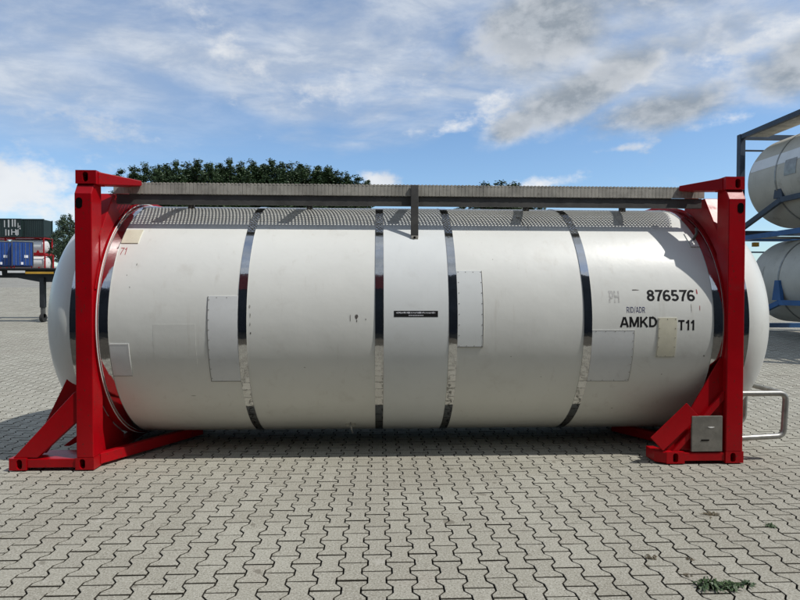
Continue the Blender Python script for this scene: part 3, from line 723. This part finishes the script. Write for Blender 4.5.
# ------------------------------------------------------------------ trailer at the left
def at(px, Z):                                 # world X of an image column at camera depth Z; Y from Z
    dxy = fw*Z+rt*((px-400)/FPX*Z); p = CAM+dxy; return p.x, p.y
tx, ty = at(43, 17.6); tz = gz(ty)
tr = empty('trailer_chassis', (tx, ty, tz), 'black container trailer chassis with a landing leg and yellow strip, parked at the left', 'trailer')
def TP(mb, nm, mt, par=tr, **kw): return mb.build(nm, mt, par, **kw)
for y in (0, 1.0):
    TP(MB().prism([(-3.2, 1.42), (-.9, 1.42), (-.1, 1.27), (9, 1.27), (9, 1.66), (-3.2, 1.66)], 1, y, y+.12), 'main_beam', 'chassis')
    for x in (-2.6, -1.2, .3, 2, 4, 6, 8):
        if y == 0: TP(MB().box(x, x+.10, .122, .998, 1.46, 1.6), 'cross_beam', 'chassis')
    TP(MB().box(-3.2, 9, y-.28, y-.005, 1.66, 1.70), 'side_rail', 'chassis')
    lg = TP(MB().box(-.07, .07, y-.07, y+.07, .46, 1.42), 'landing_leg', 'chassis', bevel=.01)
    TP(MB().box(-.05, .05, y-.05, y+.05, .14, .458), 'inner_leg', 'dgalv', lg); TP(MB().lathe([(-.05, .01), (-.05, .13), (.05, .13), (.05, .01)], y, .135, 20), 'foot_roller', 'rubber', lg)
TP(MB().box(-.36, .5, -.29, -.282, 1.52, 1.585), 'reflective_strip', 'yellow'); TP(MB().box(-.9, -.37, -.29, -.282, 1.55, 1.62), 'reflective_strip', 'whiteline')
TP(MB().box(-1.4, -1.1, -.29, -.24, 1.48, 1.6), 'marker_lamp', 'print')
for x in (6.2, 7.5):
    for y in (-.3, 1.2):
        wv = TP(MB().lathe([(y, .2), (y, .50), (y+.28, .50), (y+.28, .2)], x, .50, 28, closed=True, axis=1), 'wheel', 'rubber', smooth=True)
        TP(MB().lathe([(y+.03, .01), (y+.03, .21)], x, .50, 20, axis=1), 'rim', 'dullsteel', wv)
TP(MB().beam((6.2, .6, .5), (6.2, .601, 1.3), .9, .12), 'suspension', 'chassis'); TP(MB().beam((7.5, .6, .5), (7.5, .601, 1.3), .9, .12), 'suspension', 'chassis')

# ------------------------------------------------------------------ far stacks at the left
def far_tank(px_right, Z, tier, label, fmat='red'):
    xr, yr = at(px_right, Z); z0 = gz(yr)+tier*2.66
    e = empty('far_tank_container', (xr-3.03, yr, z0), label, 'tank container', 'white tank containers behind the trailer')
    def P(mb, nm, mt, **kw): return mb.build(nm, mt, e, **kw)
    pr = [(-2.9+.55*(1-math.cos(t)), 1.06*math.sin(t)**.7) for t in np.linspace(.02, math.pi/2, 8)]; pr += [(-x, r_) for x, r_ in reversed(pr)]
    P(MB().lathe(pr, 1.22, 1.32, 40), 'tank_shell', 'farwhite', smooth=True)
    for x in (-3.03, 2.87):
        for y in (0, 2.28): P(MB().box(x, x+.16, y, y+.16, 0, 2.655), 'post', 'red')
        P(MB().box(x+.02, x+.14, .165, 2.275, .02, .16), 'cross_rail', 'red'); P(MB().box(x+.02, x+.14, .165, 2.275, 2.5, 2.64), 'cross_rail', 'red')
    for y in (0.02, 2.30): P(MB().box(-2.865, 2.865, y, y+.12, 2.46, 2.64), 'top_rail', 'red')
    P(MB().box(-2.865, 2.865, .02, .14, .02, .22), 'bottom_rail', 'red')
    for x in (-2.2, 2.0): P(MB().prism([(x-.3, .0), (x+.4, .0), (x+.1, .6), (x-.05, .6)], 1, .03, .10), 'saddle', 'red')
    return e
far_tank(45.5, 88, 0, 'white far tank in a red frame, lower of two beside the blue boxes'); far_tank(44.5, 88.6, 1, 'white far tank in a red frame, upper of two beside the blue boxes')
far_tank(7, 88.2, 0, 'white far tank in a red frame, lower one hidden behind blue boxes at left edge'); far_tank(6, 88.8, 1, 'white far tank in a red frame, upper one hidden behind blue boxes at left edge')
def corrug(x0, x1, z0, z1, y, depth=.05, pitch=.28):
    m = MB(); n = max(2, int((x1-x0)/pitch)); pts = []
    for k in range(n):
        a = x0+(x1-x0)*k/n; b = (x1-x0)/n; pts += [(a, y), (a+b*.35, y), (a+b*.5, y+depth), (a+b*.85, y+depth)]
    pts.append((x1, y))
    v = [(p[0], p[1], z) for z in (z0, z1) for p in pts]; n = len(pts)
    return m.add(v, [(i, i+1, n+i+1, n+i) for i in range(n-1)])
def swap_body(px_l, Z, label):
    xl, yl = at(px_l, Z); e = empty('swap_body', (xl+1.22, yl, gz(yl)), label, 'swap body', 'blue swap bodies behind the trailer'); e.rotation_euler = (0, 0, R(31))
    P = lambda mb, nm, mt, **kw: mb.build(nm, mt, e, **kw)
    P(MB().box(-1.2, 1.2, .02, 7.4, .95, 4.25), 'body', 'swapblue')
    for s in (-1, 1):
        d = P(corrug(min(.03*s, 1.13*s), max(.03*s, 1.13*s), 1.05, 4.12, -.05, .05, .27), 'door', 'swapblue')
        for x in (.32, .78): P(MB().tube([(s*x, -.07, 1.05), (s*x, -.07, 4.1)], .028, 8), 'lock_bar', 'dullsteel')
        P(MB().box(s*1.215-.04, s*1.215+.04, -.04, .1, .9, 4.28), 'corner_post', 'dgalv')
        P(MB().box(s*1.0-.07, s*1.0+.07, .3, .44, 0, .95), 'support_leg', 'red')
        P(MB().prism([(s*1.0-.28, 0), (s*1.0+.28, 0), (s*1.0+.07, .5), (s*1.0-.07, .5)], 1, .28, .46), 'leg_foot', 'red')
    P(MB().box(.18, .62, -.09, -.075, 2.05, 2.42), 'notice', 'print'); P(MB().box(-.2, .06, -.09, -.075, 1.1, 1.45), 'notice', 'print')
    P(MB().box(-1.24, 1.24, -.045, .1, 4.25, 4.36), 'header', 'dullsteel')
    return e
swap_body(14.2, 77, 'dark blue swap body on red legs, the right one of two behind the trailer'); swap_body(-6.6, 77, 'dark blue swap body on red legs, cut by the left edge of the picture')
def green_box(px_l, Z, ln, label, letters):
    xl, yl = at(px_l, Z); e = empty('shipping_container', (xl+ln/2, yl, gz(yl)+2*2.66+.02), label, 'shipping container', 'dark green containers on the far stack')
    P = lambda mb, nm, mt, par=e, **kw: mb.build(nm, mt, par, **kw)
    h = ln/2
    sd = P(corrug(-h+.12, h-.12, .16, 2.76, 0.02, .05), 'side_panel', 'dgreen')
    P(MB().box(-h+.1, h-.1, .08, 2.4, .1, 2.8), 'body', 'dgreen')
    for x in (-h, h-.12): P(MB().box(x, x+.12, 0, .14, 0, 2.89), 'corner_post', 'dgreen'); P(MB().box(x, x+.12, 2.3, 2.44, 0, 2.89), 'corner_post', 'dgreen')
    P(MB().box(-h+.125, h-.125, 0.005, .1, .0, .15), 'bottom_rail', 'dgreen'); P(MB().box(-h+.125, h-.125, .005, .1, 2.77, 2.89), 'top_rail', 'dgreen')
    if letters:                                # worn white lettering: strokes only, it cannot be read
        for i, (a, b, z0, z1) in enumerate(letters): P(MB().box(a, b, -.006, .012, z0, z1), 'lettering', 'ghost')
    return e
lt = [(1.0, 1.22, 1.5, 2.7), (1.6, 1.8, 1.6, 2.75), (2.0, 2.2, 1.6, 2.75), (1.0, 1.2, .2, 1.1), (1.5, 1.66, .3, 1.2), (1.66, 2.1, .7, .85), (2.1, 2.26, .3, 1.2), (2.5, 2.62, .3, 1.2), (2.62, 2.9, 1.6, 1.75), (2.5, 2.6, 1.4, 2.2), (2.3, 2.45, .2, 1.1), (2.75, 2.95, 1.2, 1.45), (.6, .75, .2, 1.2), (.4, .55, 1.5, 2.6)]
green_box(-17.5, 87.6, 6.06, 'dark green container with white letters on top of the far stack at the left edge', lt)
green_box(20.4, 88.3, 3.75, 'plain dark green container on the far stack, right of the lettered one', None)

# ------------------------------------------------------------------ row of stacked containers behind the viewer, mirrored in the steel bands
def box_container(x0, tier, material, label, ln=6.06):
    e = empty('shipping_container', (x0+ln/2, -7.1, tier*2.6), label, 'shipping container', 'containers mirrored in the steel bands')
    P = lambda mb, nm, mt, **kw: mb.build(nm, mt, e, **kw); h = ln/2
    m = corrug(-h+.16, h-.16, .16, 2.45, 0, .04); m.v = [(x, 1.19-y, z) for x, y, z in m.v]; P(m, 'side_panel', material)
    P(MB().box(-h+.1, h-.1, -1.18, 1.12, .12, 2.5), 'body', material)
    for x in (-h+.003, h-.163):
        for y in (-1.21, 1.05): P(MB().box(x, x+.16, y, y+.16, .0, 2.595), 'corner_post', material)
    P(MB().box(-h+.17, h-.17, 1.10, 1.21, .0, .16), 'bottom_rail', material); P(MB().box(-h+.17, h-.17, 1.10, 1.21, 2.45, 2.595), 'top_rail', material)
for t, nm in enumerate(('lowest', 'middle', 'top')):
    box_container(-2.9, t, 'redbox' if t == 2 else 'darkbox', ('dull red' if t == 2 else 'black')+' container mirrored in the left steel bands, %s tier' % nm)
    box_container(3.25, t, 'darkbox', 'black container mirrored in the right steel bands, %s tier' % nm)
    if t < 2:
        box_container(-9.05, t, 'darkbox', 'black container mirrored in the left end band, %s tier' % nm)
        box_container(9.40, t, 'darkbox', 'black container mirrored in the right end band, %s tier' % nm)

# ------------------------------------------------------------------ trees
def crown_mesh(seed, rx, rz, shape, nl, per, ls, sparse=0.0):
    rs = np.random.default_rng(seed); V = []; F = []
    nld = 7 if shape == 'tall' else 9; ld = []
    for k in range(nld):
        a = rs.uniform(0, 2*math.pi); r_ = rx*(0 if k == 0 else rs.uniform(.35, .75)); ld.append((math.cos(a)*r_, math.sin(a)*r_, rz*(1 if k == 0 else rs.uniform(.68, .97)), rx*rs.uniform(.42, .62)))
    for k in range(nl):
        lx, ly, lh, lw = ld[k % nld]; t = rs.uniform(0, 1)**.8; a = rs.uniform(0, 2*math.pi)
        prof = (math.sin(math.pi*min(1, t*.90+.08))**.55)*(1-.55*t if shape == 'tall' else 1-.2*t)
        rad = lw*prof*math.sqrt(rs.uniform(.05, 1)); c_ = np.array([lx*(1-.25*t)+math.cos(a)*rad, ly*(1-.25*t)+math.sin(a)*rad, t*lh])
        lr = rx*rs.uniform(.08, .18)
        P = rs.normal(0, 1, (per, 3)); P /= np.linalg.norm(P, axis=1)[:, None]; P *= lr*rs.uniform(.3, 1.05, (per, 1)); P[:, 2] *= 1.15; P += c_
        n = rs.normal(0, 1, (per, 3)); n[:, 2] += .6; n /= np.linalg.norm(n, axis=1)[:, None]
        u = np.cross(n, rs.normal(0, 1, (per, 3))); u /= np.linalg.norm(u, axis=1)[:, None]; v = np.cross(n, u)
        s = ls*rs.uniform(.6, 1.3, (per, 1))
        b = len(V)*1
        for i in range(per):
            j = len(V); V += [P[i]-u[i]*s[i], P[i]-v[i]*s[i]*.5, P[i]+u[i]*s[i], P[i]+v[i]*s[i]*.5]; F.append((j, j+1, j+2, j+3))
    me = bpy.data.meshes.new('crown'); me.from_pydata([tuple(map(float, p)) for p in V], [], F); return me
def trunk_mesh(seed, h, rz, rx):
    rs = random.Random(seed); m = MB(); m.tube([(0, 0, -.3), (.05, 0, h*.5), (0, .08, h), (.05, 0, h+rz*.5), (0, 0, h+rz*.8)], [.28, .22, .18, .11, .04], 8)
    for k in range(7):
        z = h+rz*rs.uniform(.0, .6); a = rs.uniform(0, 6.28); r = rx*rs.uniform(.5, .9)
        m.tube([(0, 0, z), (math.cos(a)*r*.5, math.sin(a)*r*.5, z+.5), (math.cos(a)*r, math.sin(a)*r, z+1.3)], [.09, .06, .02], 6)
    return m.mesh('trunk')
TV = []
for sd in range(5):
    cm = crown_mesh(sd+1, 2.5, 11.5, 'tall', 420, 52, .115); cm.materials.append(M['leaf'])
    tm = trunk_mesh(sd, 4.5, 11.5, 2.5); tm.materials.append(M['bark']); TV.append((cm, tm, 4.5, 16.0))
BV = []
for sd in range(3):
    cm = crown_mesh(sd+20, 2.9, 5.6, 'round', 220, 46, .12); cm.materials.append(M['leaf2'])
    tm = trunk_mesh(sd+9, 1.6, 5.6, 2.6); tm.materials.append(M['bark']); BV.append((cm, tm, 1.6, 7.2))
def plant_tree(px, Z, ytop, var, label, group, wid=1.0):
    x, y = at(px, Z); z0 = gz(y); ztop = CAM.z+(290-ytop)/FPX*Z; cm, tm, h0, htot = var; s = (ztop-z0)/(htot+.3)
    e = empty('tree', (x, y, z0), label, 'tree', group); e.scale = (s*wid, s*wid, s); e.rotation_euler = (0, 0, random.uniform(0, 6.28))
    o = bpy.data.objects.new('crown', cm); COL.objects.link(o); o.parent = e; o.location = (0, 0, h0)
    o = bpy.data.objects.new('trunk', tm); COL.objects.link(o); o.parent = e
px = 137; k = 0
row = []
while px < 360:
    f_ = (px-137)/219; top = 166.5-5.5*math.sin(math.pi*min(1, f_*1.05))**.7+(7 if px > 348 else 3 if px > 335 else 0)+random.uniform(-3.0, 3.2)
    row.append((px, top)); px += random.uniform(8.5, 11.5)
ordn = ['leftmost', 'second', 'third', 'fourth', 'fifth', 'sixth', 'seventh', 'eighth', 'ninth', 'tenth', 'eleventh', 'twelfth', 'thirteenth', 'fourteenth', 'fifteenth', 'sixteenth', 'seventeenth', 'eighteenth', 'nineteenth', 'twentieth', 'twenty-first', 'twenty-second', 'twenty-third', 'twenty-fourth', 'twenty-fifth']
for k, (px, top) in enumerate(row):
    lab = 'dark green tree, %s from the left in the row above the walkway' % ordn[k] if k else 'dark green tree, leftmost in the row above the walkway'
    plant_tree(px, 84+random.uniform(-2.5, 2.5), top, TV[k % 5], lab, 'trees behind the tank', random.uniform(1.5, 1.95))
for px, top, lab in ((485, 181.5, 'left of the small trio of treetops showing right of the walkway bracket'), (500, 179.8, 'middle of the small trio of treetops showing right of the walkway bracket'), (515, 181.5, 'right of the small trio of treetops showing right of the walkway bracket')):
    plant_tree(px, 84, top, TV[int(px) % 5], lab, 'treetops right of the bracket', 2.4)
for px, Z, top, wd, lab in ((52, 104, 231, 1.0, 'dense dark tree just right of the green containers'), (41, 108, 236, 1.0, 'dark tree half hidden behind the green container stack'), (62, 100, 240, .9, 'lower bushy tree beside the left dome of the tank'), (71, 78, 212, .8, 'tallest loose tree rising beside the left dome of the tank')):
    plant_tree(px, Z, top, BV[int(px) % 3], lab, 'trees behind the trailer', wd)

# tidy: no stray data
for o in list(bpy.data.objects):
    if o.get('_p'): del o['_p']
sc.render.resolution_x = 1024; sc.render.resolution_y = 768
sc.cycles.max_bounces = 6
